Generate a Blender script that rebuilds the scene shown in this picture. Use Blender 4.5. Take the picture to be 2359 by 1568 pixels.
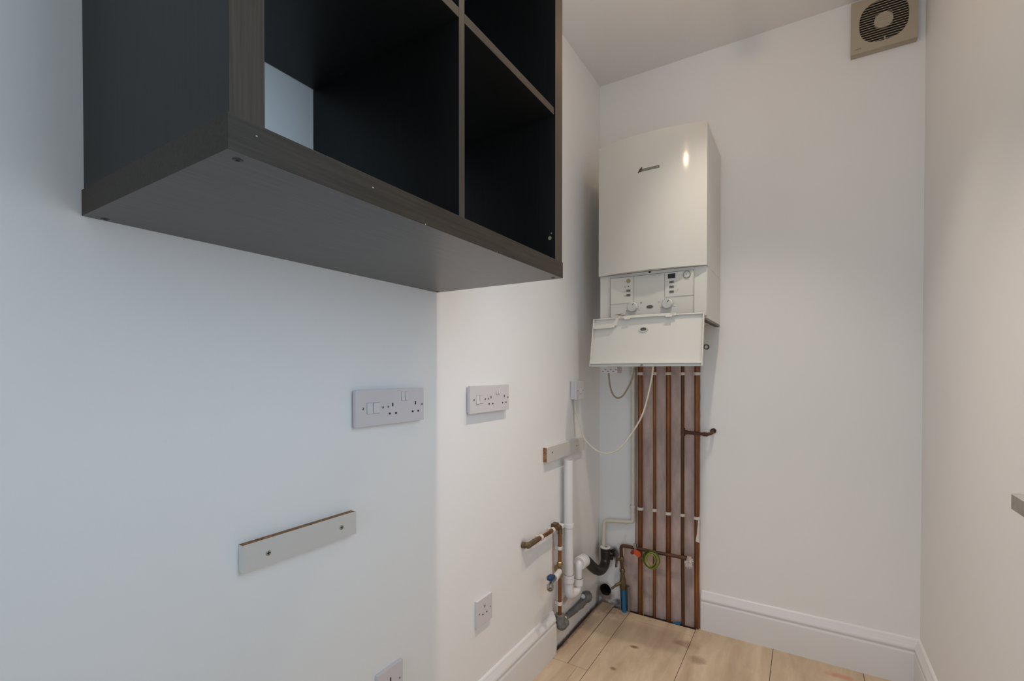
import bpy, bmesh, math, random
from mathutils import Vector, Matrix
from mathutils.geometry import tessellate_polygon
random.seed(7)
S = bpy.context.scene
for o in list(bpy.data.objects): bpy.data.objects.remove(o)
COL = S.collection
PI = math.pi

# ------------------------------------------------------------------ room size (metres)
# x = distance from the left wall, y = along the room towards the far wall, z = up
YF, XR, ZC, YN = 2.267, 1.247, 2.582, -2.3

# ------------------------------------------------------------------ camera
cam = bpy.data.cameras.new('camera'); co = bpy.data.objects.new('camera', cam); COL.objects.link(co)
cam.sensor_width = 36; cam.lens = 1093.456 / 2359 * 36
cam.shift_y = 84.5 / 2359; cam.clip_start = 0.02
co.location = (0.8812, 0, 1.155)
co.rotation_euler = (math.radians(90 - 0.617), 0, math.radians(31.693))
S.camera = co

# ------------------------------------------------------------------ light
S.view_settings.view_transform = 'Standard'; S.view_settings.look = 'None'
S.view_settings.gamma = 1; S.view_settings.use_curve_mapping = False
S.view_settings.exposure = 0.08
w = bpy.data.worlds.new('sky'); S.world = w; w.use_nodes = True
bg = w.node_tree.nodes['Background']
bg.inputs[0].default_value = (0.61, 0.80, 0.99, 1); bg.inputs[1].default_value = 3.9
# daylight through the window (portal guides the sky light)
WY0, WY1, WZ0, WZ1 = 0.27, 0.95, 0.985, 2.36
pl = bpy.data.lights.new('window_portal', 'AREA'); pl.shape = 'RECTANGLE'
pl.size = WY1 - WY0; pl.size_y = WZ1 - WZ0; pl.cycles.is_portal = True
po = bpy.data.objects.new('window_portal', pl); COL.objects.link(po)
po.location = (XR + 0.13, (WY0 + WY1) / 2, (WZ0 + WZ1) / 2)
po.rotation_euler = Vector((-1, 0, 0)).to_track_quat('-Z', 'Y').to_euler()
pl.size, pl.size_y = WY1 - WY0, WZ1 - WZ0
# unseen glazed door added behind the camera to let in soft fill light
DX0, DX1, DZ1 = 0.18, 1.10, 2.10
pl = bpy.data.lights.new('added_door_portal', 'AREA'); pl.shape = 'RECTANGLE'; pl.cycles.is_portal = True
pl.size, pl.size_y = DX1 - DX0, DZ1 - .02
po = bpy.data.objects.new('added_door_portal', pl); COL.objects.link(po)
po.location = ((DX0 + DX1) / 2, YN - .07, DZ1 / 2); po.rotation_euler = (math.radians(90), 0, 0)
# two ceiling spot lamps: a directed beam plus the weak spill from the glass
LAMPS = [(0.67, 1.64, 2.42), (0.67, 1.028, 2.42)]
LAMP_SPEC = [(31.0, (1.0, 0.875, 0.76), 86, 0.55, (1.0, 0.5, 0.2)), (49.0, (1.0, 0.82, 0.71), 84, 3.2, (1.0, 0.74, 0.46))]
for (x, y, z), (pw, c, ang, sw, sc) in zip(LAMPS, LAMP_SPEC):
    l = bpy.data.lights.new('spot_lamp_beam', 'SPOT'); l.energy = pw; l.color = c
    l.spot_size = math.radians(ang); l.spot_blend = 1.0; l.shadow_soft_size = 0.022
    o = bpy.data.objects.new('spot_lamp_beam', l); COL.objects.link(o); o.location = (x, y, z - 0.012)
    l = bpy.data.lights.new('spot_lamp_spill', 'POINT'); l.energy = sw; l.color = sc; l.shadow_soft_size = 0.03
    o = bpy.data.objects.new('spot_lamp_spill', l); COL.objects.link(o); o.location = (x, y, z - 0.07)

# ------------------------------------------------------------------ materials
def new_mat(name):
    m = bpy.data.materials.new(name); m.use_nodes = True
    return m, m.node_tree, m.node_tree.nodes['Principled BSDF']
def N(nt, t, **k):
    n = nt.nodes.new(t)
    for a, b in k.items(): setattr(n, a, b)
    return n
def mat(name, col, rough=0.5, metal=0.0, var=0.0, vscale=(20, 20, 20), col2=None, bump=0.0, bscale=200, spec=0.5, coat=0.0):
    m, nt, p = new_mat(name)
    p.inputs['Base Color'].default_value = (*col, 1); p.inputs['Roughness'].default_value = rough
    p.inputs['Metallic'].default_value = metal; p.inputs['Specular IOR Level'].default_value = spec
    p.inputs['Coat Weight'].default_value = coat; p.inputs['Coat Roughness'].default_value = 0.08
    tc = N(nt, 'ShaderNodeTexCoord')
    if var > 0:
        mp = N(nt, 'ShaderNodeMapping'); mp.inputs['Scale'].default_value = vscale
        nt.links.new(tc.outputs['Object'], mp.inputs[0])
        no = N(nt, 'ShaderNodeTexNoise'); no.inputs['Scale'].default_value = 1; no.inputs['Detail'].default_value = 6
        nt.links.new(mp.outputs[0], no.inputs[0])
        mr = N(nt, 'ShaderNodeMapRange'); mr.inputs[1].default_value = 0.3; mr.inputs[2].default_value = 0.7
        nt.links.new(no.outputs[0], mr.inputs[0])
        mx = N(nt, 'ShaderNodeMix', data_type='RGBA')
        c2 = col2 or tuple(min(1, c * (1 + var)) for c in col)
        c1 = col if col2 else tuple(c * (1 - var) for c in col)
        mx.inputs[6].default_value = (*c1, 1); mx.inputs[7].default_value = (*c2, 1)
        nt.links.new(mr.outputs[0], mx.inputs[0]); nt.links.new(mx.outputs[2], p.inputs['Base Color'])
    if bump > 0:
        nb = N(nt, 'ShaderNodeTexNoise'); nb.inputs['Scale'].default_value = bscale; nb.inputs['Detail'].default_value = 3
        nt.links.new(tc.outputs['Object'], nb.inputs[0])
        b = N(nt, 'ShaderNodeBump'); b.inputs['Strength'].default_value = bump; b.inputs['Distance'].default_value = 0.002
        nt.links.new(nb.outputs[0], b.inputs['Height']); nt.links.new(b.outputs[0], p.inputs['Normal'])
    return m

PAINT = (0.85, 0.84, 0.825)
# painted wall with dirt patches that have their own shapes: list of (centre, radii, colour, amount) in world metres
def wall_mat(name, patches, col=PAINT):
    m, nt, p = new_mat(name)
    p.inputs['Roughness'].default_value = 0.62; p.inputs['Specular IOR Level'].default_value = 0.3
    tc = N(nt, 'ShaderNodeTexCoord')
    big = N(nt, 'ShaderNodeTexNoise'); big.inputs['Scale'].default_value = 1.5; big.inputs['Detail'].default_value = 3
    nt.links.new(tc.outputs['Object'], big.inputs[0])
    mx = N(nt, 'ShaderNodeMix', data_type='RGBA'); nt.links.new(big.outputs[0], mx.inputs[0])
    mx.inputs[6].default_value = (*[c * 0.985 for c in col], 1); mx.inputs[7].default_value = (*[c * 1.015 for c in col], 1)
    last = mx.outputs[2]
    edge = N(nt, 'ShaderNodeTexNoise'); edge.inputs['Scale'].default_value = 28; edge.inputs['Detail'].default_value = 8; edge.inputs['Roughness'].default_value = 0.7
    nt.links.new(tc.outputs['Object'], edge.inputs[0])
    for (c, r, pc, amt) in patches:
        mp = N(nt, 'ShaderNodeMapping'); mp.vector_type = 'POINT'
        mp.inputs['Scale'].default_value = [1 / v for v in r]
        mp.inputs['Location'].default_value = [-a / v for a, v in zip(c, r)]
        nt.links.new(tc.outputs['Object'], mp.inputs[0])
        ln = N(nt, 'ShaderNodeVectorMath', operation='LENGTH'); nt.links.new(mp.outputs[0], ln.inputs[0])
        ad = N(nt, 'ShaderNodeMath', operation='MULTIPLY_ADD'); ad.inputs[1].default_value = 1.6
        nt.links.new(edge.outputs[0], ad.inputs[0]); nt.links.new(ln.outputs['Value'], ad.inputs[2])
        mr = N(nt, 'ShaderNodeMapRange'); mr.inputs[1].default_value = 1.95; mr.inputs[2].default_value = 1.35
        mr.inputs[3].default_value = 0; mr.inputs[4].default_value = amt
        nt.links.new(ad.outputs[0], mr.inputs[0])
        m2 = N(nt, 'ShaderNodeMix', data_type='RGBA'); nt.links.new(mr.outputs[0], m2.inputs[0])
        nt.links.new(last, m2.inputs[6]); m2.inputs[7].default_value = (*pc, 1); last = m2.outputs[2]
    nt.links.new(last, p.inputs['Base Color'])
    nb = N(nt, 'ShaderNodeTexNoise'); nb.inputs['Scale'].default_value = 160; nt.links.new(tc.outputs['Object'], nb.inputs[0])
    b = N(nt, 'ShaderNodeBump'); b.inputs['Strength'].default_value = 0.12; b.inputs['Distance'].default_value = 0.001
    nt.links.new(nb.outputs[0], b.inputs['Height']); nt.links.new(b.outputs[0], p.inputs['Normal'])
    return m
DIRT = (0.13, 0.08, 0.055); PLAS = (0.42, 0.30, 0.26)
M = {}
M['wall'] = wall_mat('white_wall_paint', [])
M['wall_left'] = wall_mat('white_wall_paint_left', [
    ((0, 1.99, -0.008), (.05, .35, .016), DIRT, .9), ((0, 2.25, 0.03), (.05, .03, .06), (.25, .17, .14), .7),
    ((0, 1.752, 0.10), (.05, .016, .12), PLAS, .8), ((0, 1.752, 0.40), (.05, .014, .12), PLAS, .85),
    ((0, 2.25, 0.27), (.05, .04, .05), PLAS, .7), ((0, 1.87, 0.17), (.05, .04, .02), (.25, .2, .17), .7),
    ((0, 1.505, 0.525), (.05, .022, .018), PLAS, .5), ((0, 1.80, 0.24), (.05, .02, .06), (.5, .4, .36), .4)])
M['wall_back'] = wall_mat('white_wall_paint_back', [
    ((0.03, YF, 0.045), (.052, .05, .055), (.21, .145, .12), .9), ((0.0, YF, -.01), (.16, .05, .022), DIRT, .8),
    ((0.085, YF, 0.255), (.022, .05, .035), DIRT, .9), ((0.105, YF, 0.018), (.022, .05, .016), (.07, .05, .04), .8),
    ((0.15, YF, 0.30), (.05, .05, .018), (.5, .42, .38), .6), ((0.535, YF, 0.893), (.016, .05, .012), (.3, .17, .12), .9)])
M['ceil'] = wall_mat('white_ceiling_paint', [], (0.84, 0.83, 0.81))
M['plaster'] = mat('bare_pink_plaster', (0.66, 0.50, 0.44), 0.9, var=0.22, vscale=(26, 26, 9), bump=0.5, bscale=60)
M['gloss'] = mat('white_gloss_wood', (0.76, 0.75, 0.745), 0.32, var=0.01, vscale=(3, 3, 3))
M['plastic'] = mat('white_plastic', (0.66, 0.62, 0.63), 0.35)
M['plastic2'] = mat('white_switch_plastic', (0.70, 0.66, 0.67), 0.3)
M['enamel'] = mat('white_enamel_steel', (0.63, 0.605, 0.55), 0.10, spec=0.28)
M['boilerpl'] = mat('white_boiler_plastic', (0.66, 0.63, 0.57), 0.38)
M['panelpl'] = mat('off_white_panel_plastic', (0.63, 0.60, 0.54), 0.4)
M['line'] = mat('grey_seam', (0.22, 0.20, 0.18), 0.7)
M['knob'] = mat('pale_grey_knob', (0.55, 0.55, 0.50), 0.35)
M['dark'] = mat('black_plastic', (0.012, 0.012, 0.011), 0.45)
M['hole'] = mat('dark_hole', (0.02, 0.014, 0.01), 0.9)
M['greyb'] = mat('grey_button', (0.13, 0.11, 0.085), 0.4)
M['olive'] = mat('olive_button', (0.30, 0.28, 0.15), 0.4)
M['red'] = mat('dark_red_enamel', (0.09, 0.012, 0.008), 0.4)
M['badge'] = mat('grey_badge', (0.17, 0.165, 0.13), 0.35, metal=0.5)
M['badge2'] = mat('pale_badge', (0.42, 0.41, 0.36), 0.4)
M['steel'] = mat('zinc_steel', (0.42, 0.42, 0.40), 0.35, metal=0.9)
M['copper'] = mat('aged_copper', (0.32, 0.125, 0.045), 0.45, metal=0.6, var=0.5, vscale=(30, 30, 7), col2=(0.13, 0.052, 0.024))
M['copperd'] = mat('dull_dark_copper', (0.09, 0.042, 0.027), 0.5, metal=0.45, var=0.5, vscale=(40, 40, 9), col2=(0.14, 0.06, 0.034))
M['brass'] = mat('tarnished_brass', (0.10, 0.068, 0.030), 0.5, metal=0.5, var=0.4, vscale=(60, 60, 60), col2=(0.19, 0.14, 0.075))
M['brassb'] = mat('dull_yellow_brass', (0.33, 0.25, 0.12), 0.38, metal=0.75)
M['pipew'] = mat('white_waste_pipe', (0.74, 0.72, 0.72), 0.35, var=0.03, vscale=(9, 9, 9))
M['cream'] = mat('cream_plastic', (0.66, 0.62, 0.53), 0.45)
M['clip'] = mat('white_pipe_clip_plastic', (0.66, 0.61, 0.56), 0.5)
M['cablew'] = mat('cream_cable', (0.66, 0.61, 0.49), 0.5)
M['cableb'] = mat('beige_brown_cable', (0.32, 0.26, 0.17), 0.5)
M['abs'] = mat('black_waste_pipe', (0.018, 0.016, 0.015), 0.38)
M['blue'] = mat('blue_plastic_pipe', (0.008, 0.12, 0.26), 0.45)
M['blued'] = mat('dark_blue_lever', (0.008, 0.04, 0.13), 0.35)
M['foam'] = mat('grey_pipe_sleeve', (0.22, 0.19, 0.18), 0.85)
M['foam2'] = mat('grey_foam_lagging', (0.17, 0.165, 0.155), 0.95, var=0.25, vscale=(60, 60, 60), bump=0.8, bscale=120)
M['green'] = mat('green_wire', (0.045, 0.075, 0.010), 0.45)
M['yellow'] = mat('yellow_wire', (0.26, 0.27, 0.04), 0.45)
M['orange'] = mat('orange_tag', (0.62, 0.085, 0.02), 0.6)
M['redc'] = mat('red_clamp_screw', (0.22, 0.03, 0.02), 0.4)
M['paper'] = mat('crumpled_white_tape', (0.66, 0.60, 0.54), 0.8)
M['chip'] = mat('raw_chipboard', (0.45, 0.24, 0.095), 0.9, var=0.6, vscale=(190, 190, 190), col2=(0.13, 0.06, 0.03))
M['melam'] = mat('white_melamine', (0.64, 0.61, 0.57), 0.35)
M['fan'] = mat('aged_cream_plastic', (0.44, 0.375, 0.28), 0.45)
M['sill'] = mat('grey_sill_laminate', (0.30, 0.27, 0.225), 0.5, var=0.12, vscale=(8, 60, 60))
M['stain'] = mat('brown_label_residue', (0.42, 0.34, 0.24), 0.8)
M['fleck'] = mat('pale_paint_fleck', (0.6, 0.58, 0.55), 0.7)
M['greyp'] = mat('grey_metal_grille', (0.17, 0.16, 0.14), 0.5, metal=0.3)

def wood(name, scale, c1=(0.0075, 0.0067, 0.006), c2=(0.0145, 0.0125, 0.011), rough=.42, spec=.5):
    m, nt, p = new_mat(name)
    tc = N(nt, 'ShaderNodeTexCoord'); mp = N(nt, 'ShaderNodeMapping'); mp.inputs['Scale'].default_value = scale
    nt.links.new(tc.outputs['Object'], mp.inputs[0])
    no = N(nt, 'ShaderNodeTexNoise'); no.inputs['Scale'].default_value = 1; no.inputs['Detail'].default_value = 7; no.inputs['Roughness'].default_value = .65
    nt.links.new(mp.outputs[0], no.inputs[0])
    cr = N(nt, 'ShaderNodeValToRGB'); e = cr.color_ramp.elements
    e[0].position = .35; e[0].color = (*c1, 1); e[1].position = .68; e[1].color = (*c2, 1)
    nt.links.new(no.outputs[0], cr.inputs[0]); nt.links.new(cr.outputs[0], p.inputs['Base Color'])
    p.inputs['Roughness'].default_value = rough; p.inputs['Specular IOR Level'].default_value = spec
    b = N(nt, 'ShaderNodeBump'); b.inputs['Strength'].default_value = 0.12; b.inputs['Distance'].default_value = 0.001
    nt.links.new(no.outputs[0], b.inputs['Height']); nt.links.new(b.outputs[0], p.inputs['Normal'])
    return m
M['woodv'] = wood('black_brown_laminate_upright', (240, 240, 7), (.0062, .0056, .005), (.012, .0104, .009), .45, .33)
M['woodh'] = wood('black_brown_laminate_lengthwise_lit', (200, 7, 200), (.022, .0185, .0165), (.056, .047, .040), .3, .6)  # lighter copy of the shelf laminate, underside reflection put into its colour
M['woodi'] = wood('black_brown_laminate_shelf', (200, 7, 200))
M['edge'] = wood('brown_edge_banding', (240, 240, 7), (.034, .025, .016), (.056, .042, .028), .45, .2)
M['edgeh'] = wood('brown_edge_banding_lengthwise', (240, 7, 240), (.024, .018, .012), (.042, .032, .022), .45, .2)

def floor_mat():
    m, nt, p = new_mat('beige_stone_effect_vinyl')
    tc = N(nt, 'ShaderNodeTexCoord'); mp = N(nt, 'ShaderNodeMapping'); mp.inputs['Scale'].default_value = (13, 2.6, 10)
    mp.inputs['Rotation'].default_value = (0, 0, 0.12)
    nt.links.new(tc.outputs['Object'], mp.inputs[0])
    no = N(nt, 'ShaderNodeTexNoise'); no.inputs['Scale'].default_value = 1.1; no.inputs['Detail'].default_value = 9; no.inputs['Roughness'].default_value = .62; no.inputs['Distortion'].default_value = .5
    nt.links.new(mp.outputs[0], no.inputs[0])
    cr = N(nt, 'ShaderNodeValToRGB'); e = cr.color_ramp.elements
    e[0].position = .28; e[0].color = (0.45, 0.325, 0.215, 1); e[1].position = .72; e[1].color = (0.70, 0.57, 0.41, 1)
    nt.links.new(no.outputs[0], cr.inputs[0])
    # brown smears and specks
    n2 = N(nt, 'ShaderNodeTexNoise'); n2.inputs['Scale'].default_value = 21; n2.inputs['Detail'].default_value = 2
    nt.links.new(tc.outputs['Object'], n2.inputs[0])
    mr = N(nt, 'ShaderNodeMapRange'); mr.inputs[1].default_value = .74; mr.inputs[2].default_value = .84; mr.inputs[4].default_value = .35
    nt.links.new(n2.outputs[0], mr.inputs[0])
    mx = N(nt, 'ShaderNodeMix', data_type='RGBA'); nt.links.new(mr.outputs[0], mx.inputs[0]); nt.links.new(cr.outputs[0], mx.inputs[6])
    mx.inputs[7].default_value = (.17, .095, .05, 1); last = mx.outputs[2]
    edge = N(nt, 'ShaderNodeTexNoise'); edge.inputs['Scale'].default_value = 40; edge.inputs['Detail'].default_value = 6
    nt.links.new(tc.outputs['Object'], edge.inputs[0])
    for c, r, pc, amt in [((.04, 2.21, 0), (.13, .07, 1), (.22, .155, .115), .75), ((.012, 1.98, 0), (.014, .30, 1), (.14, .08, .05), .8),
                          ((.275, 1.957, 0), (.02, .012, 1), (.2, .12, .05), .9), ((.45, 2.09, 0), (.05, .03, 1), (.27, .18, .12), .6),
                          ((.52, 2.0, 0), (.035, .03, 1), (.25, .16, .1), .6), ((1.0, 2.18, 0), (.05, .02, 1), (.55, .2, .13), .6),
                          ((.25, 1.77, 0), (.014, .012, 1), (.2, .11, .06), .8)]:
        mp2 = N(nt, 'ShaderNodeMapping'); mp2.inputs['Scale'].default_value = [1 / v for v in r]; mp2.inputs['Location'].default_value = [-a / v for a, v in zip(c, r)]
        nt.links.new(tc.outputs['Object'], mp2.inputs[0])
        ln = N(nt, 'ShaderNodeVectorMath', operation='LENGTH'); nt.links.new(mp2.outputs[0], ln.inputs[0])
        ad = N(nt, 'ShaderNodeMath', operation='MULTIPLY_ADD'); ad.inputs[1].default_value = 1.4
        nt.links.new(edge.outputs[0], ad.inputs[0]); nt.links.new(ln.outputs['Value'], ad.inputs[2])
        m3 = N(nt, 'ShaderNodeMapRange'); m3.inputs[1].default_value = 1.9; m3.inputs[2].default_value = 1.2; m3.inputs[3].default_value = 0; m3.inputs[4].default_value = amt
        nt.links.new(ad.outputs[0], m3.inputs[0])
        m4 = N(nt, 'ShaderNodeMix', data_type='RGBA'); nt.links.new(m3.outputs[0], m4.inputs[0]); nt.links.new(last, m4.inputs[6]); m4.inputs[7].default_value = (*pc, 1); last = m4.outputs[2]
    nt.links.new(last, p.inputs['Base Color']); p.inputs['Roughness'].default_value = .5
    b = N(nt, 'ShaderNodeBump'); b.inputs['Strength'].default_value = .15; b.inputs['Distance'].default_value = .001
    nt.links.new(no.outputs[0], b.inputs['Height']); nt.links.new(b.outputs[0], p.inputs['Normal'])
    return m
M['floor'] = floor_mat()
def emis(name, col, s):
    m, nt, p = new_mat(name); p.inputs['Emission Color'].default_value = (*col, 1); p.inputs['Emission Strength'].default_value = s; return m
M['bulb'] = emis('lit_lamp_face', (1, .82, .62), 6)

# ------------------------------------------------------------------ mesh helpers (all shapes in world metres)
def mark(bm, n0, mi):
    bm.faces.ensure_lookup_table()
    for f in bm.faces[n0:]: f.material_index = mi
def box(bm, lo, hi, mi=0):
    n0 = len(bm.faces)
    vs = [bm.verts.new((x, y, z)) for x in (lo[0], hi[0]) for y in (lo[1], hi[1]) for z in (lo[2], hi[2])]
    for q in ((0, 1, 3, 2), (4, 6, 7, 5), (0, 4, 5, 1), (2, 3, 7, 6), (0, 2, 6, 4), (1, 5, 7, 3)): bm.faces.new([vs[i] for i in q])
    mark(bm, n0, mi)
def fillet(pts, r, k=6):
    P = [Vector(p) for p in pts]; out = [P[0]]
    for i in range(1, len(P) - 1):
        a, b = (P[i - 1] - P[i]), (P[i + 1] - P[i]); rr = min(r, a.length * .49, b.length * .49)
        s, e = P[i] + a.normalized() * rr, P[i] + b.normalized() * rr
        for j in range(k + 1):
            t = j / k; out.append(s * (1 - t) ** 2 + P[i] * 2 * t * (1 - t) + e * t * t)
    out.append(P[-1]); return out
def smooth_path(pts, k=8):
    P = [Vector(p) for p in pts]; P = [P[0] * 2 - P[1]] + P + [P[-1] * 2 - P[-2]]; out = []
    for i in range(1, len(P) - 2):
        for j in range(k):
            t = j / k; a, b, c, d = P[i - 1:i + 3]
            out.append(.5 * ((2 * b) + (c - a) * t + (2 * a - 5 * b + 4 * c - d) * t * t + (-a + 3 * b - 3 * c + d) * t ** 3))
    out.append(P[-2]); return out
def tube(bm, path, r, n=16, mi=0, cap=True, inner=None):
    n0 = len(bm.faces); P = [Vector(p) for p in path]; R = r if isinstance(r, (list, tuple)) else [r] * len(P)
    t0 = (P[1] - P[0]).normalized(); up = Vector((0, 0, 1)) if abs(t0.z) < .9 else Vector((1, 0, 0))
    u = t0.cross(up).normalized(); rings = []
    for i, p in enumerate(P):
        a = (P[i] - P[i - 1]).normalized() if i else t0
        b = (P[i + 1] - P[i]).normalized() if i < len(P) - 1 else a
        t = (a + b).normalized(); u = (u - t * u.dot(t)).normalized(); v = t.cross(u)
        rings.append([bm.verts.new(p + (u * math.cos(2 * PI * k / n) + v * math.sin(2 * PI * k / n)) * R[i]) for k in range(n)])
    for A, B in zip(rings, rings[1:]):
        for k in range(n): bm.faces.new((A[k], A[(k + 1) % n], B[(k + 1) % n], B[k]))
    if cap: bm.faces.new(rings[0][::-1]); bm.faces.new(rings[-1])
    mark(bm, n0, mi)
def cyl(bm, a, b, r, n=20, mi=0, r2=None): tube(bm, [a, b], [r, r if r2 is None else r2], n, mi)
def ringtube(bm, a, b, ro, ri, n=24, mi=0):       # open pipe with a wall
    n0 = len(bm.faces); a, b = Vector(a), Vector(b); t = (b - a).normalized()
    up = Vector((0, 0, 1)) if abs(t.z) < .9 else Vector((1, 0, 0)); u = t.cross(up).normalized(); v = t.cross(u); rr = []
    for p, r in ((a, ri), (a, ro), (b, ro), (b, ri)):
        rr.append([bm.verts.new(p + (u * math.cos(2 * PI * k / n) + v * math.sin(2 * PI * k / n)) * r) for k in range(n)])
    for i in range(4):
        A, B = rr[i], rr[(i + 1) % 4]
        for k in range(n): bm.faces.new((A[k], A[(k + 1) % n], B[(k + 1) % n], B[k]))
    mark(bm, n0, mi)
def prism(bm, poly, d, mi=0):                     # poly: 3-D points in a plane, d: extrusion vector
    n0 = len(bm.faces); a = [bm.verts.new(p) for p in poly]; b = [bm.verts.new(Vector(p) + Vector(d)) for p in poly]
    for tri in tessellate_polygon([[Vector(p) for p in poly]]):
        bm.faces.new([a[i] for i in tri]); bm.faces.new([b[i] for i in reversed(tri)])
    for i in range(len(poly)): j = (i + 1) % len(poly); bm.faces.new((a[i], a[j], b[j], b[i]))
    mark(bm, n0, mi)
def plate(bm, outer, holes, d, mi=0):             # flat plate with holes, extruded by d
    n0 = len(bm.faces); loops = [outer] + holes; flat = [Vector(p) for l in loops for p in l]
    a = [bm.verts.new(p) for p in flat]; b = [bm.verts.new(p + Vector(d)) for p in flat]
    for tri in tessellate_polygon([[Vector(p) for p in l] for l in loops]):
        try: bm.faces.new([a[i] for i in tri]); bm.faces.new([b[i] for i in reversed(tri)])
        except ValueError: pass
    k = 0
    for l in loops:
        for i in range(len(l)):
            j = k + (i + 1) % len(l); bm.faces.new((a[k + i], a[j], b[j], b[k + i]))
        k += len(l)
    mark(bm, n0, mi)
def lathe(bm, c, axis, prof, n=24, mi=0):         # prof: (distance along axis, radius)
    axis = Vector(axis).normalized(); path = [Vector(c) + axis * a for a, _ in prof]
    n0 = len(bm.faces); up = Vector((0, 0, 1)) if abs(axis.z) < .9 else Vector((1, 0, 0)); u = axis.cross(up).normalized(); v = axis.cross(u)
    rings = [[bm.verts.new(p + (u * math.cos(2 * PI * k / n) + v * math.sin(2 * PI * k / n)) * max(r, 1e-5)) for k in range(n)] for p, (_, r) in zip(path, prof)]
    for A, B in zip(rings, rings[1:]):
        for k in range(n): bm.faces.new((A[k], A[(k + 1) % n], B[(k + 1) % n], B[k]))
    bm.faces.new(rings[0][::-1]); bm.faces.new(rings[-1]); mark(bm, n0, mi)
def mk(name, bm, mats, parent=None, bevel=0, smooth=True, **props):
    bmesh.ops.recalc_face_normals(bm, faces=bm.faces[:])
    if parent is not None:
        org = Vector(parent['_org'])
    else:
        xs = [v.co for v in bm.verts]
        org = Vector([(min(c[i] for c in xs) + max(c[i] for c in xs)) / 2 if i < 2 else min(c[2] for c in xs) for i in range(3)])
        if props.get('kind') == 'structure': org = Vector((0, 0, 0))
    for v in bm.verts: v.co -= org
    me = bpy.data.meshes.new(name); bm.to_mesh(me); bm.free()
    for m in (mats if isinstance(mats, (list, tuple)) else [mats]): me.materials.append(M[m] if isinstance(m, str) else m)
    o = bpy.data.objects.new(name, me); COL.objects.link(o)
    if parent is not None: o.parent = parent
    else: o.location = org
    o['_org'] = list(org)
    if bevel:
        b = o.modifiers.new('bevel', 'BEVEL'); b.width = bevel; b.segments = 2; b.limit_method = 'ANGLE'; b.angle_limit = math.radians(40)
    if smooth:
        for p in me.polygons: p.use_smooth = True
        try: me.set_sharp_from_angle(angle=math.radians(38))
        except Exception: pass
    for k, v in props.items(): o[k] = v
    return o
def thing(name, org, label, category, group=None):
    o = bpy.data.objects.new(name, None); COL.objects.link(o); o.location = org; o.empty_display_size = .05
    o['_org'] = list(org); o['label'] = label; o['category'] = category
    if group: o['group'] = group
    return o
def nb(): return bmesh.new()
def circ(c, r, n=24, ax='y', sx=1, jit=0):
    out = []
    for k in range(n):
        a = 2 * PI * k / n; q = r * (1 + random.uniform(-jit, jit)); p, s = math.cos(a) * q * sx, math.sin(a) * q
        out.append({'y': (c[0] + p, c[1], c[2] + s), 'x': (c[0], c[1] + p, c[2] + s)}[ax])
    return out

# ================================================================== THE SETTING
# floor: planks with real gaps over a dark base, one surface
bm = nb()
xs = [(0.012, .0835), (.0875, .1685), (.171, .4695), (.4715, .773), (.775, 1.0765), (1.0785, XR)]
def plank(x0, x1, y0, y1): box(bm, (x0, y0, -.02), (x1, y1, 0), 0)
box(bm, (-.02, YN, -.06), (XR + .02, YF + .06, -.021), 1)
plank(0.012, .0835, 1.710, 2.262); plank(.0875, .1685, 1.710, 2.235)
plank(0.002, .126, YN, 1.708); plank(.1272, .1685, YN, 1.708)
plank(.171, .4695, YN, 2.170); plank(.171, .4695, 2.1715, 2.232)
g = [(-1.5, -.3), (-.298, .9), (.902, 2.262)]
for i, (x0, x1) in enumerate(xs[3:]):
    ys = [YN] + [v + i * .37 for v in (-1.7, -.48, .74)] + [2.262]
    if i == 0: ys[-2] = 1.2
    for a, b in zip(ys, ys[1:]): plank(x0, x1, a, b - .0012)
mk('floor', bm, ['floor', 'hole'], kind='structure', smooth=False)

bm = nb(); box(bm, (-.1, YN, ZC), (XR + .3, YF + .1, ZC + .1)); mk('ceiling', bm, 'ceil', kind='structure')

# left wall, with a ragged round hole low down near the corner
bm = nb()
plate(bm, [(0, YN - .1, -.05), (0, YF + .06, -.05), (0, YF + .06, ZC + .05), (0, YN - .1, ZC + .05)],
      [circ((0, 2.056, .098), .030, 20, 'x', .95, .08)], (-.04, 0, 0))
box(bm, (-.16, YN - .1, -.05), (-.12, YF + .06, ZC + .05), 1)
ringtube(bm, (-.04, 2.056, .098), (-.12, 2.056, .098), .034, .030, 20, 1)
mk('wall_left', bm, ['wall_left', 'hole'], kind='structure')

# far wall: thin skim layer cut away around the pipes, bare plaster behind it
bm = nb()
rx = lambda z: .4795 + random.uniform(-.0012, .0012)
right = [(rx(z), z) for z in [i * .03 for i in range(2, 50)]]
cut = [(.125, -.05), (.124, .05), (.127, .13), (.122, .2), (.126, .27), (.13, .306), (.15, .311), (.168, .303), (.182, .309), (.1835, .4), (.1825, .8), (.1835, 1.2), (.183, 1.47)] + \
      [(.4795, 1.47)] + right[::-1] + [(.482, -.05)]
outer = [(-.05, -.05)] + cut + [(XR + .05, -.05), (XR + .05, ZC + .05), (-.05, ZC + .05)]
plate(bm, [(x, YF, z) for x, z in outer], [circ((.033, YF, .062), .030, 22, 'y', 1, .05), circ((.5345, YF, .893), .0125, 14, 'y', 1, .15)], (0, .022, 0))
plate(bm, [(-.05, YF + .0222, -.05), (XR + .05, YF + .0222, -.05), (XR + .05, YF + .0222, ZC + .05), (-.05, YF + .0222, ZC + .05)],
      [circ((.033, YF + .0222, .062), .029, 22)], (0, .04, 0), 1)
box(bm, (-.05, YF + .16, -.05), (.2, YF + .17, .3), 2)
ringtube(bm, (.033, YF + .0015, .062), (.033, YF + .16, .062), .033, .0272, 22, 2)
mk('wall_back', bm, ['wall_back', 'plaster', 'hole'], kind='structure')

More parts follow.
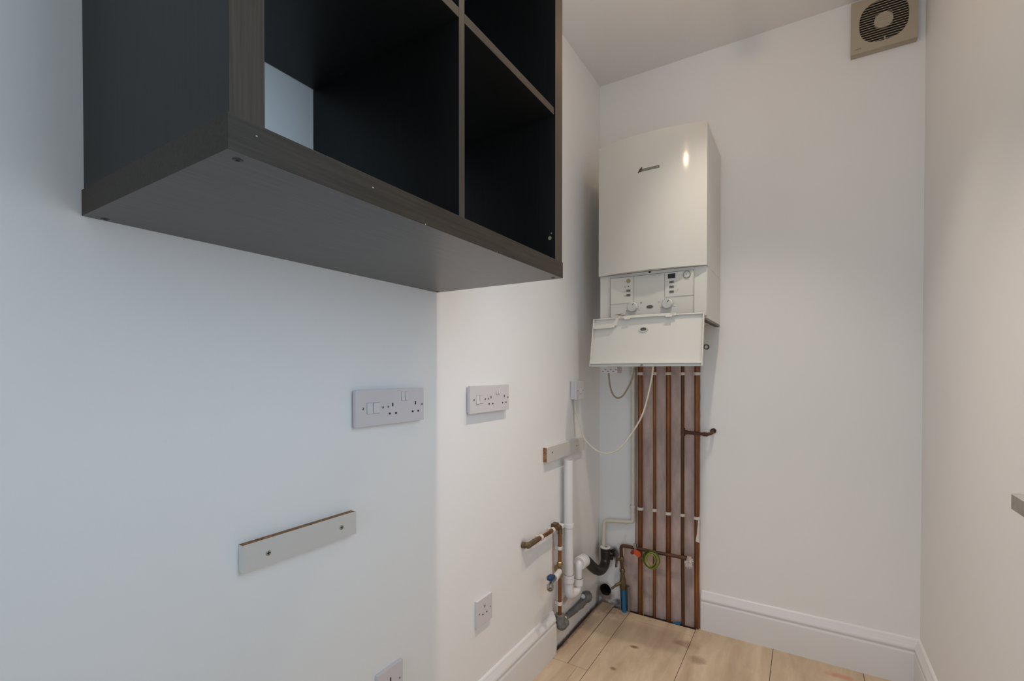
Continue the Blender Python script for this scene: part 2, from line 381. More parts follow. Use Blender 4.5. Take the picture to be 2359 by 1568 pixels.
# right wall with the window that lights the room, and the wall behind the camera
bm = nb()
plate(bm, [(XR, YN - .1, -.05), (XR, YF + .06, -.05), (XR, YF + .06, ZC + .05), (XR, YN - .1, ZC + .05)],
      [[(XR, WY0, WZ0), (XR, WY1, WZ0), (XR, WY1, WZ1), (XR, WY0, WZ1)]], (.25, 0, 0))
mk('wall_right', bm, 'wall', kind='structure')
bm = nb()
plate(bm, [(-.1, YN, -.05), (XR + .25, YN, -.05), (XR + .25, YN, ZC + .05), (-.1, YN, ZC + .05)],
      [[(DX0, YN, .02), (DX1, YN, .02), (DX1, YN, DZ1), (DX0, YN, DZ1)]], (0, -.2, 0))  # opening added for fill from the rear
mk('wall_rear', bm, 'wall', kind='structure')
bm = nb(); y0, y1 = YN - .14, YN - .08
for lo, hi in (((DX0, .02), (DX0 + .07, DZ1)), ((DX1 - .07, .02), (DX1, DZ1)), ((DX0, DZ1 - .07), (DX1, DZ1)), ((DX0, .02), (DX1, .16)), ((DX0, .9), (DX1, .96))):
    box(bm, (lo[0], y0, lo[1]), (hi[0], y1, hi[1]))
mk('added_door_1', bm, 'gloss', kind='structure', smooth=False)  # frame of the added fill-light door, out of view
bm = nb()
f = .05; x0, x1 = XR + .14, XR + .20
for lo, hi in (((WY0, WZ0), (WY1, WZ0 + f)), ((WY0, WZ1 - f), (WY1, WZ1)), ((WY0, WZ0), (WY0 + f, WZ1)), ((WY1 - f, WZ0), (WY1, WZ1)), ((.62, WZ0), (.65, WZ1))):
    box(bm, (x0, lo[0], lo[1]), (x1, hi[0], hi[1]))
mk('window_1', bm, 'gloss', kind='structure', smooth=False)
# window sill board: its far front corner shows at the right edge of the picture
bm = nb(); r = .012; X0, Y1 = 1.139, .984
poly = [(X0 + r - r * math.cos(a * PI / 12), Y1 - r + r * math.sin(a * PI / 12)) for a in range(7)] + [(XR - .001, Y1), (XR - .001, WY0 - .05), (X0, WY0 - .05)]
prism(bm, [(x, y, .955) for x, y in poly], (0, 0, .0215))
mk('window_sill', bm, 'sill', None, .003, label='grey laminate window sill board, its corner poking in at right edge', category='window sill')

# skirting boards: moulded profile (offset from wall, height)
PROF = [(0, 0), (.020, 0), (.020, .118), (.0195, .122), (.0165, .126), (.0165, .129), (.019, .133), (.0185, .140), (.0155, .148), (.012, .153), (.011, .157), (.0085, .160), (.008, .166), (.005, .170), (0, .1715)]
def skirt(name, fn, a, b, ma=0, mb=0):
    bm = nb(); A = [bm.verts.new(fn(o, z, a + ma * o)) for o, z in PROF]; B = [bm.verts.new(fn(o, z, b + mb * o)) for o, z in PROF]
    n = len(PROF)
    for i in range(n): bm.faces.new((A[i], A[(i + 1) % n], B[(i + 1) % n], B[i]))
    bm.faces.new(A[::-1]); bm.faces.new(B)
    mk(name, bm, 'gloss', kind='structure')
skirt('baseboard_left', lambda o, z, t: (o, t, z), YN, 1.743)
skirt('baseboard_back', lambda o, z, t: (t, YF - o, z), .489, XR, 0, -1)
skirt('baseboard_right', lambda o, z, t: (XR - o, t, z), YN, YF, 0, -1)

# ceiling spotlights (above the frame) that carry the two lamps
for i, (x, y, z) in enumerate(LAMPS):
    t = thing('ceiling_spotlight', (x, y, ZC), ['white ceiling spotlight nearer the boiler', 'white ceiling spotlight beside the hanging shelf unit'][i], 'ceiling light', 'ceiling spotlights')
    bm = nb(); cyl(bm, (x, y, ZC), (x, y, ZC - .02), .045, 28); mk('ceiling_rose', bm, 'gloss', t)
    bm = nb(); cyl(bm, (x, y, ZC - .02), (x, y, z + .07), .006); mk('stem', bm, 'gloss', t)
    bm = nb(); lathe(bm, (x, y, z + .075), (0, 0, -1), [(0, .012), (.01, .024), (.065, .029), (.067, .026)]); mk('lamp_head', bm, 'gloss', t)
    bm = nb(); cyl(bm, (x, y, z + .0075), (x, y, z + .005), .024); mk('lamp_face', bm, 'bulb', t)

# ================================================================== HANGING SHELF UNIT
CY0, CY1, CZ0, CZ1, CD, T = .2559, 1.026, 1.378, 2.148, .39, .037
cab = thing('cube_shelf_unit', (.001, .64, CZ0), 'black-brown open cube shelf unit hung on the left wall', 'shelf unit')
bm = nb(); box(bm, (.001, CY0, CZ0), (CD, CY1, CZ0 + T))
for (y, z, s) in [(.2845, 1.402, .0011), (.442, 1.400, .0014), (.545, 1.3785, .0011), (.742, 1.379, .0009)]:
    box(bm, (CD - .0005, y, z), (CD + .0003, y + s * 1.6, z + s), 1)
box(bm, (.03, .66, CZ0 - .0002), (.0306, .69, CZ0 + .001), 1)
def front_edge(o, ends=False):                                # the brown banding glued on the front edge
    for p in o.data.polygons:
        if (p.normal.x > .9 or (ends and abs(p.normal.y) > .9)) and p.material_index == 0: p.material_index = 2
    return o
bp = front_edge(mk('bottom_panel', bm, ['woodh', 'fleck', 'edgeh'], cab, .0012, smooth=False), True)
for x, y in [(.372, .2755), (.012, .279), (.014, 1.011), (.372, 1.0095)]:
    bm = nb(); lathe(bm, (x, y, CZ0 + .001), (0, 0, -1), [(0, .0055), (.0012, .0055), (.0016, .0048)], 20)
    box(bm, (x - .0018, y - .0018, CZ0 - .0009), (x + .0018, y + .0018, CZ0 - .0004), 1)
    mk('screw', bm, ['abs', 'hole'], bp)
bm = nb(); box(bm, (.001, CY0, CZ1 - T), (CD, CY1, CZ1)); mk('top_panel', bm, 'woodh', cab, .0012, smooth=False)
for a, b in ((CY0 + .0022, CY0 + .0022 + T), (CY1 - T - .0022, CY1 - .0022)):
    bm = nb(); box(bm, (.003, a, CZ0 + T), (CD - .001, b, CZ1 - T))
    if a < .5: box(bm, (CD - .03, a - .0002, 1.615), (CD - .003, a + .0005, 1.6155), 1) ; box(bm, (CD - .0015, a - .0002, 1.565), (CD - .0006, a + .0008, 1.572), 1)
    if a > .5: prism(bm, circ((.375, a - .0003, 1.466), .0045, 14), (0, .0006, 0), 3); prism(bm, circ((.379, a - .0003, 1.4765), .0018, 10), (0, .0006, 0), 3)
    front_edge(mk('side_panel', bm, ['woodv', 'fleck', 'edge', 'olive'], cab, .0012, smooth=False))
DY0, DY1, SZ0, SZ1 = .632, .6475, 1.7455, 1.762
bm = nb(); box(bm, (.005, DY0, CZ0 + T), (CD - .003, DY1, CZ1 - T)); front_edge(mk('divider', bm, ['woodv', 'fleck', 'edge'], cab, .0006, smooth=False))
for a, b in ((CY0 + T + .003, DY0), (DY1, CY1 - T - .0045)):
    bm = nb(); box(bm, (.005, a, SZ0), (CD - .003, b, SZ1)); front_edge(mk('shelf', bm, ['woodi', 'fleck', 'edgeh'], cab, .0006, smooth=False))

# ================================================================== SOCKETS
def screw_part(p, c, r=.0032, name='screw', ax='x', m='steel'):
    bm = nb(); n = {'x': (1, 0, 0), 'y': (0, -1, 0)}[ax]
    lathe(bm, c, n, [(-.001, r), (.0008, r), (.0012, r * .8)], 16)
    c = Vector(c); e = Vector(n) * .00125
    if ax == 'x':
        for a, b in ((r * .62, r * .16), (r * .16, r * .62)): box(bm, c + e * .8 + Vector((0, -a, -b)), c + e * 1.1 + Vector((0, a, b)), 1)
    else:
        for a, b in ((r * .62, r * .16), (r * .16, r * .62)): box(bm, c + e * 1.1 + Vector((-a, 0, -b)), c + e * .8 + Vector((a, 0, b)), 1)
    mk(name, bm, [m, 'hole'], p)
def socket_combo(y0, y1, z0, z1, label):
    t = thing('switched_socket', (.001, (y0 + y1) / 2, z0), label, 'socket', 'switch and twin socket plates on the left wall')
    D = .0165
    bm = nb(); box(bm, (.0005, y0 + .004, z0 + .003), (D - .007, y1 - .004, z1 - .003)); mk('back_box', bm, ['plastic'], t, .001)
    bm = nb(); box(bm, (D - .007, y0, z0), (D, y1, z1)); 
    zc = (z0 + z1) / 2
    def pin(y, z, a, b): box(bm, (D - .0001, y - a / 2, z - b / 2), (D + .0002, y + a / 2, z + b / 2), 1)
    for yc in (y0 + .113, y0 + .193):
        pin(yc, z1 - .0345 - .004, .0042, .0085); pin(yc - .0105, zc - .0175, .0066, .0045); pin(yc + .0105, zc - .0175, .0066, .0045)
    mk('faceplate', bm, ['plastic', 'hole'], t, .0022)
    def rock(y, z, w, h, tilt, name):
        bm = nb(); box(bm, (D - .0005, y - w / 2 - .0007, z - h / 2 - .0007), (D + .0004, y + w / 2 + .0007, z + h / 2 + .0007), 1)
        p = [(D, y - w / 2, z - h / 2), (D + (.003 if tilt > 0 else .001), y - w / 2, z - h / 2), (D + .0012, y - w / 2, z), (D + (.001 if tilt > 0 else .003), y - w / 2, z + h / 2), (D, y - w / 2, z + h / 2)]
        prism(bm, p, (0, w, 0)); mk(name, bm, ['plastic2', 'line'], t, .0004)
    rock(y0 + .040, zc - .001, .016, .025, 1, 'rocker_switch'); rock(y0 + .060, zc - .001, .019, .025, -1, 'rocker_switch')
    for k in (0, 1): rock(y0 + .1465 + k * .0135, z1 - .019, .0085, .021, 1, 'rocker_switch')
    for y in (y0 + .020, y0 + .080, y0 + .0975, y1 - .0075): screw_part(t, (D, y, zc - .0005))
socket_combo(.728, .952, 1.0285, 1.1135, 'long white switch and twin socket plate, left of the two, below the shelf unit')
socket_combo(1.158, 1.380, 1.0275, 1.1125, 'white switch and twin socket plate, right of the two, nearer the boiler')
def socket_single(y0, z0, label, s=.0835):
    t = thing('single_socket', (.001, y0 + s / 2, z0), label, 'socket', 'single sockets low on the left wall'); D = .0098
    bm = nb(); box(bm, (.0005, y0, z0), (D, y0 + s, z0 + s)); yc, zc = y0 + s / 2, z0 + s / 2
    for (dy, dz, a, b) in ((0, .013, .0042, .009), (-.0108, -.009, .0066, .0042), (.0108, -.009, .0066, .0042)):
        box(bm, (D - .0001, yc + dy - a / 2, zc + dz - b / 2), (D + .0002, yc + dy + a / 2, zc + dz + b / 2), 1)
    mk('faceplate', bm, ['plastic', 'hole'], t, .0025)
    for dy in (-.0305, .0305): screw_part(t, (D, yc + dy, zc), .0026)
socket_single(1.2035, .3485, 'white single socket just above the left skirting board')
socket_single(.796, .338, 'white single socket cut off by the bottom edge of the photo')

# fused spur with its cable running up to the boiler
t = thing('fused_spur', (.001, 1.957, 1.034), 'small white surface box with rocker switch on the wall left of boiler', 'switch')
bm = nb(); box(bm, (.0005, 1.916, 1.034), (.022, 1.997, 1.112)); mk('back_box', bm, 'plastic', t, .002)
bm = nb(); box(bm, (.022, 1.914, 1.032), (.031, 1.999, 1.114)); mk('faceplate', bm, 'plastic', t, .002)
bm = nb(); box(bm, (.0305, 1.947, 1.060), (.0325, 1.969, 1.086), 0); box(bm, (.0303, 1.9455, 1.0585), (.0313, 1.9705, 1.0875), 1); mk('rocker_switch', bm, ['plastic2', 'line'], t, .0004)
for y in (1.9265, 1.9865): screw_part(t, (.031, y, 1.073), .0027)
bm = nb()
path = smooth_path([(.016, 1.930, 1.034), (.018, 1.932, .985), (.04, 1.925, .93), (.075, 1.905, .865), (.135, 1.895, .822), (.185, 1.90, .815), (.235, 1.905, .845), (.285, 1.925, .92), (.318, 1.935, .99), (.338, 1.95, 1.08), (.350, 1.965, 1.18), (.355, 1.99, 1.38)], 8)
tube(bm, path, .0034, 10); mk('power_cable', bm, 'cablew', None, label='long cream cable looping from the small switch box up under the boiler', category='cable')
bm = nb(); tube(bm, smooth_path([(.013, 1.942, 1.034), (.006, 1.946, 1.0), (.005, 1.953, .93), (.005, 1.962, .865)], 6), .0022, 8)
mk('spur_cable', bm, 'cablew', None, label='thin pale wire dropping straight down wall below the small switch box', category='cable')

# ================================================================== BATTENS
def batten(y0, y1, z0, z1, label, screws, rawend, rawtop):
    t = thing('wall_batten', (.001, (y0 + y1) / 2, z0), label, 'batten', 'white chipboard battens screwed to the left wall')
    bm = nb(); D = .0178; e = .0008
    box(bm, (.0005, y0 + e, z0 + e), (D - .0008, y1 - e, z1 - e), 1)
    box(bm, (D - .0008, y0, z0), (D, y1, z1))
    box(bm, (.0005, y0 + .0008, z0), (D - .0008, y1 - .0008, z0 + .0006))
    if not rawtop: box(bm, (.0005, y0 + .0008, z1 - .0008), (D - .0008, y1 - .0008, z1))
    if not rawend: box(bm, (.0005, y0, z0), (D - .0008, y0 + .0008, z1 - .0016))
    box(bm, (.0005, y1 - .0008, z0), (D - .0008, y1, z1 - (.0016 if rawtop else 0)))
    mk('board', bm, ['melam', 'chip'], t, 0, smooth=False)
    for y, z, r, m in screws: screw_part(t, (D, y, z), r, 'screw', 'x', m)
    return t
batten(.4735, .7265, .7895, .8405, 'white batten with raw brown top edge below the shelf unit', [(.5195, .8125, .0052, 'steel'), (.6865, .8145, .0052, 'steel')], False, True)
batten(1.660, 2.035, .798, .8565, 'white batten with raw chipboard end above the white standpipe', [(1.7075, .832, .0038, 'greyp'), (1.949, .8275, .0038, 'greyp')], True, False)

# ================================================================== BOILER
BX0, BX1, BY = .127, .561, 1.928
boi = thing('wall_boiler', ((BX0 + BX1) / 2, 2.09, 1.358), 'white wall-hung gas boiler with its control flap hanging open', 'boiler')
def bow(x, d): s = (x - BX0) / (BX1 - BX0) * 2 - 1; return d * (1 - s * s)
bm = nb(); box(bm, (BX0 + .0004, BY + .03, 1.561), (BX1 - .0004, YF - .0005, 2.1055)); box(bm, (BX0 + .006, BY + .012, 1.362), (BX1 - .0004, YF - .0005, 1.561))
mk('casing', bm, 'enamel', boi, .001)
def bowed(z0, z1, d, yfront, yback, x0, x1, n=28):
    top = [(x0 + (x1 - x0) * i / n, yfront - bow(x0 + (x1 - x0) * i / n, d), z0) for i in range(n + 1)]
    return top + [(x1, yback, z0), (x0, yback, z0)]
bm = nb(); prism(bm, bowed(1.5625, 2.107, .034, BY, BY + .045, BX0, BX1), (0, 0, .5445)); mk('front_cover', bm, 'enamel', boi, .003)
# lower front with control panel
bm = nb(); prism(bm, bowed(1.372, 1.5615, .010, BY + .008, BY + .03, BX0 + .005, BX1 - .002), (0, 0, .1895)); mk('lower_front', bm, 'boilerpl', boi, .002)
PY = BY - .0035
bm = nb(); box(bm, (.181, PY - .0005, 1.378), (.516, PY + .012, 1.5485)); 
for (a, b) in (((.181, 1.5475), (.516, 1.549)), ((.1805, 1.378), (.182, 1.549)), ((.5145, 1.378), (.516, 1.549))):
    box(bm, (a[0], PY - .0012, a[1]), (b[0], PY, b[1]), 1)
for x0, z0, x1, z1 in ((.281, 1.44, .282, 1.5475), (.4045, 1.452, .4055, 1.5475)):
    box(bm, (x0, PY - .0011, z0), (x1, PY, z1), 1)
mk('control_panel', bm, ['panelpl', 'line'], boi)
bm = nb(); prism(bm, [(.406, PY - .0006, 1.452), (.5145, PY - .0006, 1.452), (.5145, PY - .0006, 1.5475), (.406, PY - .0006, 1.5475)], (0, -.0014, 0)); mk('raised_section', bm, 'panelpl', boi, .001)
bm = nb(); prism(bm, [(.182, PY - .0006, 1.44), (.2805, PY - .0006, 1.44), (.2805, PY - .0006, 1.5475), (.182, PY - .0006, 1.5475)], (0, -.0014, 0)); mk('raised_section', bm, 'panelpl', boi, .001)
QY = PY - .0021
def disc(x, z, r, d, m, name, par=boi, y=QY, sx=1, mi2=None):
    bm = nb(); prism(bm, circ((x, y, z), r, 26, 'y', sx), (0, -d, 0)); return mk(name, bm, m, par, min(.0006, r * .1))
def rect(x, z, a, b, m, name, y=QY, d=.0012):
    bm = nb(); box(bm, (x - a / 2, y - d, z - b / 2), (x + a / 2, y, z + b / 2)); return mk(name, bm, m, boi, .0003)
rect(.432, 1.533, .0285, .018, 'dark', 'display')
for z in (1.5095, 1.4905, 1.4715): rect(.4325, z, .017, .0085, 'greyb', 'button')
for z in (1.4905, 1.472): rect(.259, z, .0165, .0085, 'greyb', 'button')
disc(.259, 1.5305, .0088, .0015, 'olive', 'button'); disc(.259, 1.5085, .0022, .001, 'dark', 'indicator_light')
# little printed symbols beside the buttons
bm = nb()
for k in range(4):
    a = PI / 4 + k * PI / 2; x, z = .2445, 1.529
    prism(bm, [(x + .003 * math.cos(a), QY, z + .003 * math.sin(a)), (x + .003 * math.cos(a + PI / 2), QY, z + .003 * math.sin(a + PI / 2)), (x + .0024 * math.cos(a + PI / 2), QY, z + .0024 * math.sin(a + PI / 2)), (x + .0024 * math.cos(a), QY, z + .0024 * math.sin(a))], (0, -.0003, 0))
for z in (1.509, 1.4715): prism(bm, [(.2425, QY, z - .004), (.2455, QY, z - .004), (.2462, QY, z), (.244, QY, z + .004), (.2435, QY, z)], (0, -.0003, 0))
prism(bm, [(.242, QY, 1.487), (.2435, QY, 1.4865), (.2475, QY, 1.492), (.2462, QY, 1.4925)], (0, -.0003, 0))
mk('printed_symbols', bm, 'line', boi); bm = nb()
box(bm, (.4455, QY - .0003, 1.5105), (.4555, QY, 1.5115))
for x in (.4455, .4495): box(bm, (x, QY - .0003, 1.4925), (x + .003, QY, 1.4935))
for a in range(10):
    c = (.450 + .0045 * math.cos(a * .6), 1.4725 + .003 * math.sin(a * .6)); box(bm, (c[0], QY - .0003, c[1]), (c[0] + .0008, QY, c[1] + .0008))
prism(bm, [(.4535, QY, 1.4755), (.4545, QY, 1.475), (.4585, QY, 1.4795), (.457, QY, 1.480)], (0, -.0003, 0))
mk('printed_symbols', bm, 'line', boi)
for kx, kz, ang in ((.2765, 1.4215, 65), (.4165, 1.4245, 62)):
    bm = nb(); lathe(bm, (kx, PY - .0006, kz), (0, -1, 0), [(0, .0212), (.004, .0208), (.012, .0190), (.0135, .0175)], 32)
    c = Vector((kx, PY - .0145, kz)); d = Vector((math.cos(math.radians(ang)), 0, math.sin(math.radians(ang)))); n_ = Vector((-d.z, 0, d.x)) * .0011
    prism(bm, [c + d * .0075 - n_, c + d * .0155 - n_, c + d * .0155 + n_, c + d * .0075 + n_], (0, -.0004, 0), 1)
    mk('control_knob', bm, ['knob', 'dark'], boi)
    bm = nb()
    for k in range(9):
        a0 = math.radians(150 - k * 23); a1 = a0 - math.radians(13); r0, r1 = .0232, .0242
        if k > 7: continue
        prism(bm, [(kx + r * math.cos(a), PY - .0006, kz + r * math.sin(a)) for r, a in ((r0, a0), (r1, a0), (r1, a1), (r0, a1))], (0, -.0003, 0))
    box(bm, (kx + .021, PY - .0009, kz - .0135), (kx + .031, PY - .0006, kz - .0125)); box(bm, (kx - .028, PY - .0009, kz - .0145), (kx - .023, PY - .0006, kz - .0125))
    mk('dial_marks', bm, 'line', boi); bm = nb()
    x, z = (kx + .0345, kz + .0155) if kx < .3 else (kx - .034, kz + .0125)
    box(bm, (x - .003, PY - .0009, z - .003), (x + .003, PY - .0006, z + .003) if kx < .3 else (x + .003, PY - .0006, z - .001)); mk('dial_symbol', bm, 'line', boi)
disc(.3465, 1.4185, .0068, .001, 'badge', 'oval_plug', y=PY - .0006, sx=2.0)
# round pressure gauge
g_ = disc(.4895, 1.5325, .0142, .002, 'greyp', 'pressure_gauge'); 
bm = nb(); prism(bm, circ((.4895, QY - .0021, 1.5325), .0118, 24), (0, -.0003, 0)); mk('gauge_dial', bm, 'knob', g_)
bm = nb(); prism(bm, [(.4835, QY - .0025, 1.5352), (.4902, QY - .0025, 1.5335), (.4902, QY - .0025, 1.5315)], (0, -.0003, 0))
for a in (200, 160, 120, 60, 20, -20, -60, -120):
    c = (.4895 + .0092 * math.cos(math.radians(a)), 1.5325 + .0092 * math.sin(math.radians(a))); box(bm, (c[0] - .0007, QY - .0028, c[1] - .0007), (c[0] + .0007, QY - .0024, c[1] + .0007))
mk('gauge_needle', bm, 'dark', g_)
rect(.3455, 1.5575, .008, .0062, 'dark', 'catch', y=BY - .0015, d=.0035)
bm = nb()
for k in range(14):
    x = .2 + random.uniform(0, .034); z = 1.3920 + random.uniform(-.0045, .0065); L = random.uniform(.006, .013)
    box(bm, (x, PY - .0009, z), (x + L, PY - .0006, z + .0016))
mk('label_residue', bm, 'stain', boi)

# badge: red slash and raised lettering on a grey strip
bz = 1.960
lx0, lx1 = .3065, .3905
fy = lambda x: BY - bow(x, .034)
def strip(bm, x0, z0, x1, z1, h, dep, mi=0, off=0):
    n = 6; lo, hi = [], []
    for i in range(n + 1):
        x = x0 + (x1 - x0) * i / n; z = z0 + (z1 - z0) * i / n; lo.append((x, fy(x) - off, z)); hi.append((x, fy(x) - off, z + h))
    for i in range(n):
        prism(bm, [lo[i], lo[i + 1], hi[i + 1], hi[i]], (0, -dep, 0), mi)
bm = nb(); strip(bm, .3195, bz - .0042, lx1, bz - .0032, .0098, .0012); 
for k in range(6): strip(bm, .308 + k * .002, bz - .0045, .310 + k * .002, bz - .0045, .002 + k * .0012, .0012)
bd = mk('badge', bm, 'badge', boi)
bm = nb()
p = [(.3045, bz - .0065), (.3085, bz - .0075), (.3235, bz + .0105), (.3225, bz + .0125), (.3175, bz + .0105)]
prism(bm, [(x, fy(x) - .0006, z) for x, z in p], (0, -.0018, 0)); mk('red_slash', bm, 'red', bd)
cu = bpy.data.curves.new('badge_lettering', 'FONT'); cu.body = 'WORCESTER'; cu.size = .0105; cu.extrude = .0003; cu.align_x = 'LEFT'
to = bpy.data.objects.new('badge_lettering', cu); COL.objects.link(to)
dg = bpy.context.evaluated_depsgraph_get(); me = bpy.data.meshes.new_from_object(to.evaluated_get(dg)); bpy.data.objects.remove(to)
wx = max(v.co.x for v in me.vertices) - min(v.co.x for v in me.vertices)
for v in me.vertices:
    x = .3265 + v.co.x / wx * .061; z = bz - .0022 + v.co.y * .75; v.co = Vector((x, fy(x) - .0014 - v.co.z, z)) - Vector(boi['_org'])
me.materials.clear(); me.materials.append(M['badge2'])
lo_ = bpy.data.objects.new('badge_lettering', me); COL.objects.link(lo_); lo_.parent = bd

# the open flap: inner face with rim, hanging from the hinge below the panel
FX0, FX1 = .131, .5645
fl = nb(); nseg = 24
def fp(u, v, off):   # u 0..1 across, v 0..1 down, off outwards (towards the room)
    x = FX0 + (FX1 - FX0) * u + (-.0035 if u < .5 else .0005) * v * abs(2 * u - 1); y = 1.866 - .030 * v + .028 * (1 - (2 * u - 1) ** 2) * 0 - off; z = 1.374 - .186 * v
    return (x, y - .02 * (1 - (2 * u - 1) ** 2) , z)
def fsheet(bm, u0, u1, v0, v1, o0, o1, nu=24, mi=0):
    n0 = len(bm.faces); G = {}
    for i in range(nu + 1):
        for j in (0, 1):
            for k in (0, 1): G[i, j, k] = bm.verts.new(fp(u0 + (u1 - u0) * i / nu, v1 if j else v0, o1 if k else o0))
    for i in range(nu):
        for k in (0, 1): bm.faces.new((G[i, 0, k], G[i + 1, 0, k], G[i + 1, 1, k], G[i, 1, k]))
        for j in (0, 1): bm.faces.new((G[i, j, 0], G[i + 1, j, 0], G[i + 1, j, 1], G[i, j, 1]))
    for i in (0, nu): bm.faces.new((G[i, 0, 0], G[i, 1, 0], G[i, 1, 1], G[i, 0, 1]))
    mark(bm, n0, mi)
fsheet(fl, 0, 1, 0, 1, -.003, 0)
flap = mk('drop_flap', fl, 'boilerpl', boi, .0008)
bm = nb(); fsheet(bm, 0, .010, 0, 1.055, -.002, .010, 1); fsheet(bm, .990, 1, 0, 1.055, -.002, .010, 1); fsheet(bm, .01, .99, .965, 1, 0, .009); fsheet(bm, .01, .23, 0, .022, 0, .006, 4); fsheet(bm, .76, .99, 0, .022, 0, .006, 4)
mk('flap_rim', bm, 'boilerpl', flap, .0008)
bm = nb(); fsheet(bm, .01, .99, 1.0, 1.06, -.003, .0035); mk('bottom_lip', bm, 'knob', flap, .001)
bm = nb(); fsheet(bm, .012, .205, .185, .225, 0, .010, 6); fsheet(bm, .205, .225, .175, .215, 0, .008, 2); fsheet(bm, .222, .25, .165, .18, 0, .004, 2); mk('flap_ledge', bm, 'boilerpl', flap, .001)
bm = nb(); fsheet(bm, .265, .775, -.022, .030, 0, .010, 18); fsheet(bm, .32, .375, .02, .055, 0, .012, 2); fsheet(bm, .69, .745, .02, .055, 0, .012, 2)
fsheet(bm, .277, .31, -.006, .003, .010, .0105, 1, 1); fsheet(bm, .725, .765, -.006, .003, .010, .0105, 1, 1)
mk('hinge_bar', bm, ['boilerpl', 'line'], flap, .0008)
c = Vector(fp(.497, .285, 0)); bm = nb()
plate(bm, circ(c, .0095, 28, 'y', 1.9), [circ(c, .0068, 28, 'y', 1.85)], (0, -.004, 0)); prism(bm, circ(c + Vector((0, -.0003, 0)), .0066, 28, 'y', 1.8), (0, -.0005, 0), 1)
mk('finger_hole', bm, ['boilerpl', 'greyb'], flap, .0006)
c = Vector(fp(.498, 1.03, .0038)); bm = nb(); prism(bm, [c + Vector((-.006, 0, -.003)), c + Vector((.006, 0, -.003)), c + Vector((.003, 0, .003)), c + Vector((-.003, 0, .003))], (0, -.001, 0)); mk('catch_slot', bm, 'greyp', flap)
# vent grille and pipe stub seen below the right side of the casing
bm = nb(); box(bm, (.542, 1.925, 1.352), (.5625, 2.235, 1.3605))
for k in range(10): box(bm, (.545, 1.935 + k * .03, 1.3505), (.5635, 1.944 + k * .03, 1.352))
mk('underside_grille', bm, 'greyp', boi, .0008)
bm = nb(); ringtube(bm, (.523, 2.15, 1.262), (.523, 2.17, 1.262), .0108, .0078); mk('drain_stub', bm, 'dark', boi)
bm = nb(); cyl(bm, (.523, 2.152, 1.262), (.523, 2.17, 1.262), .0076); tube(bm, [(.523, 2.165, 1.262), (.515, 2.19, 1.265), (.5, 2.21, 1.30), (.49, 2.22, 1.365)], .0068, 12); mk('drain_stub_core', bm, 'pipew', boi)
# terminal block under the boiler and its brown cable
bm = nb(); box(bm, (.103, 2.02, 1.150), (.178, 2.08, 1.1765))
for k in range(6): box(bm, (.108 + k * .012, 2.0195, 1.156 + (k % 2) * .008), (.116 + k * .012, 2.0202, 1.1595 + (k % 2) * .008), 1)
box(bm, (.12, 2.05, 1.175), (.17, 2.09, 1.365))
mk('terminal_box', bm, ['plastic', 'line'], boi, .0015)
bm = nb(); tube(bm, smooth_path([(.130, 2.045, 1.152), (.131, 2.045, 1.13), (.138, 2.045, 1.085), (.152, 2.045, 1.052), (.172, 2.045, 1.040), (.195, 2.045, 1.050), (.217, 2.045, 1.083), (.232, 2.045, 1.115), (.247, 2.04, 1.17), (.26, 2.04, 1.37)], 8), .0037, 10)
mk('control_cable', bm, 'cableb', None, label='short beige-brown cable hanging in a U just under the boiler', category='cable')

# ================================================================== COPPER PIPES
NAMES = [('leftmost', .2115, .2145, .011, 'copper'), ('second from left', .2795, .2825, .0075, 'copper'), ('middle', .3425, .3475, .011, 'copper'), ('second from right', .4065, .4120, .0075, 'copperd'), ('rightmost', .4680, .4725, .011, 'copper')]
PYW = 2.250
LZ = [.503, .506, .501, .503, .499]
def clip(par, c, r, axis='z', wall='y', m='clip', w=.0135, back=.02):
    bm = nb(); c = Vector(c); n = 18
    def P(a, rad, t):
        p, q = math.cos(a) * rad, math.sin(a) * rad
        if axis == 'z' and wall == 'y': return c + Vector((p, q, t))
        if axis == 'z' and wall == 'x': return c + Vector((q, p, t))
        return c + Vector((p if wall == 'x' else 0, t, q))
    outer = [P(2 * PI * k / n, r + .0042, -w / 2) for k in range(n)]; d = P(0, 0, w / 2) - P(0, 0, -w / 2)
    plate(bm, outer, [[P(2 * PI * k / n, r + .0003, -w / 2) for k in range(n)]], d)
    if wall == 'y': box(bm, c + Vector((-r * .8, r, -w / 2)), c + Vector((r * .8, back, w / 2)))
    elif axis == 'z': box(bm, c + Vector((-back, -r * .8, -w / 2)), c + Vector((-r, r * .8, w / 2)))
    else: box(bm, c + Vector((-back, -w / 2, -r * .8)), c + Vector((-r, w / 2, r * .8)))
    return mk('pipe_clip', bm, m, par, .0006)
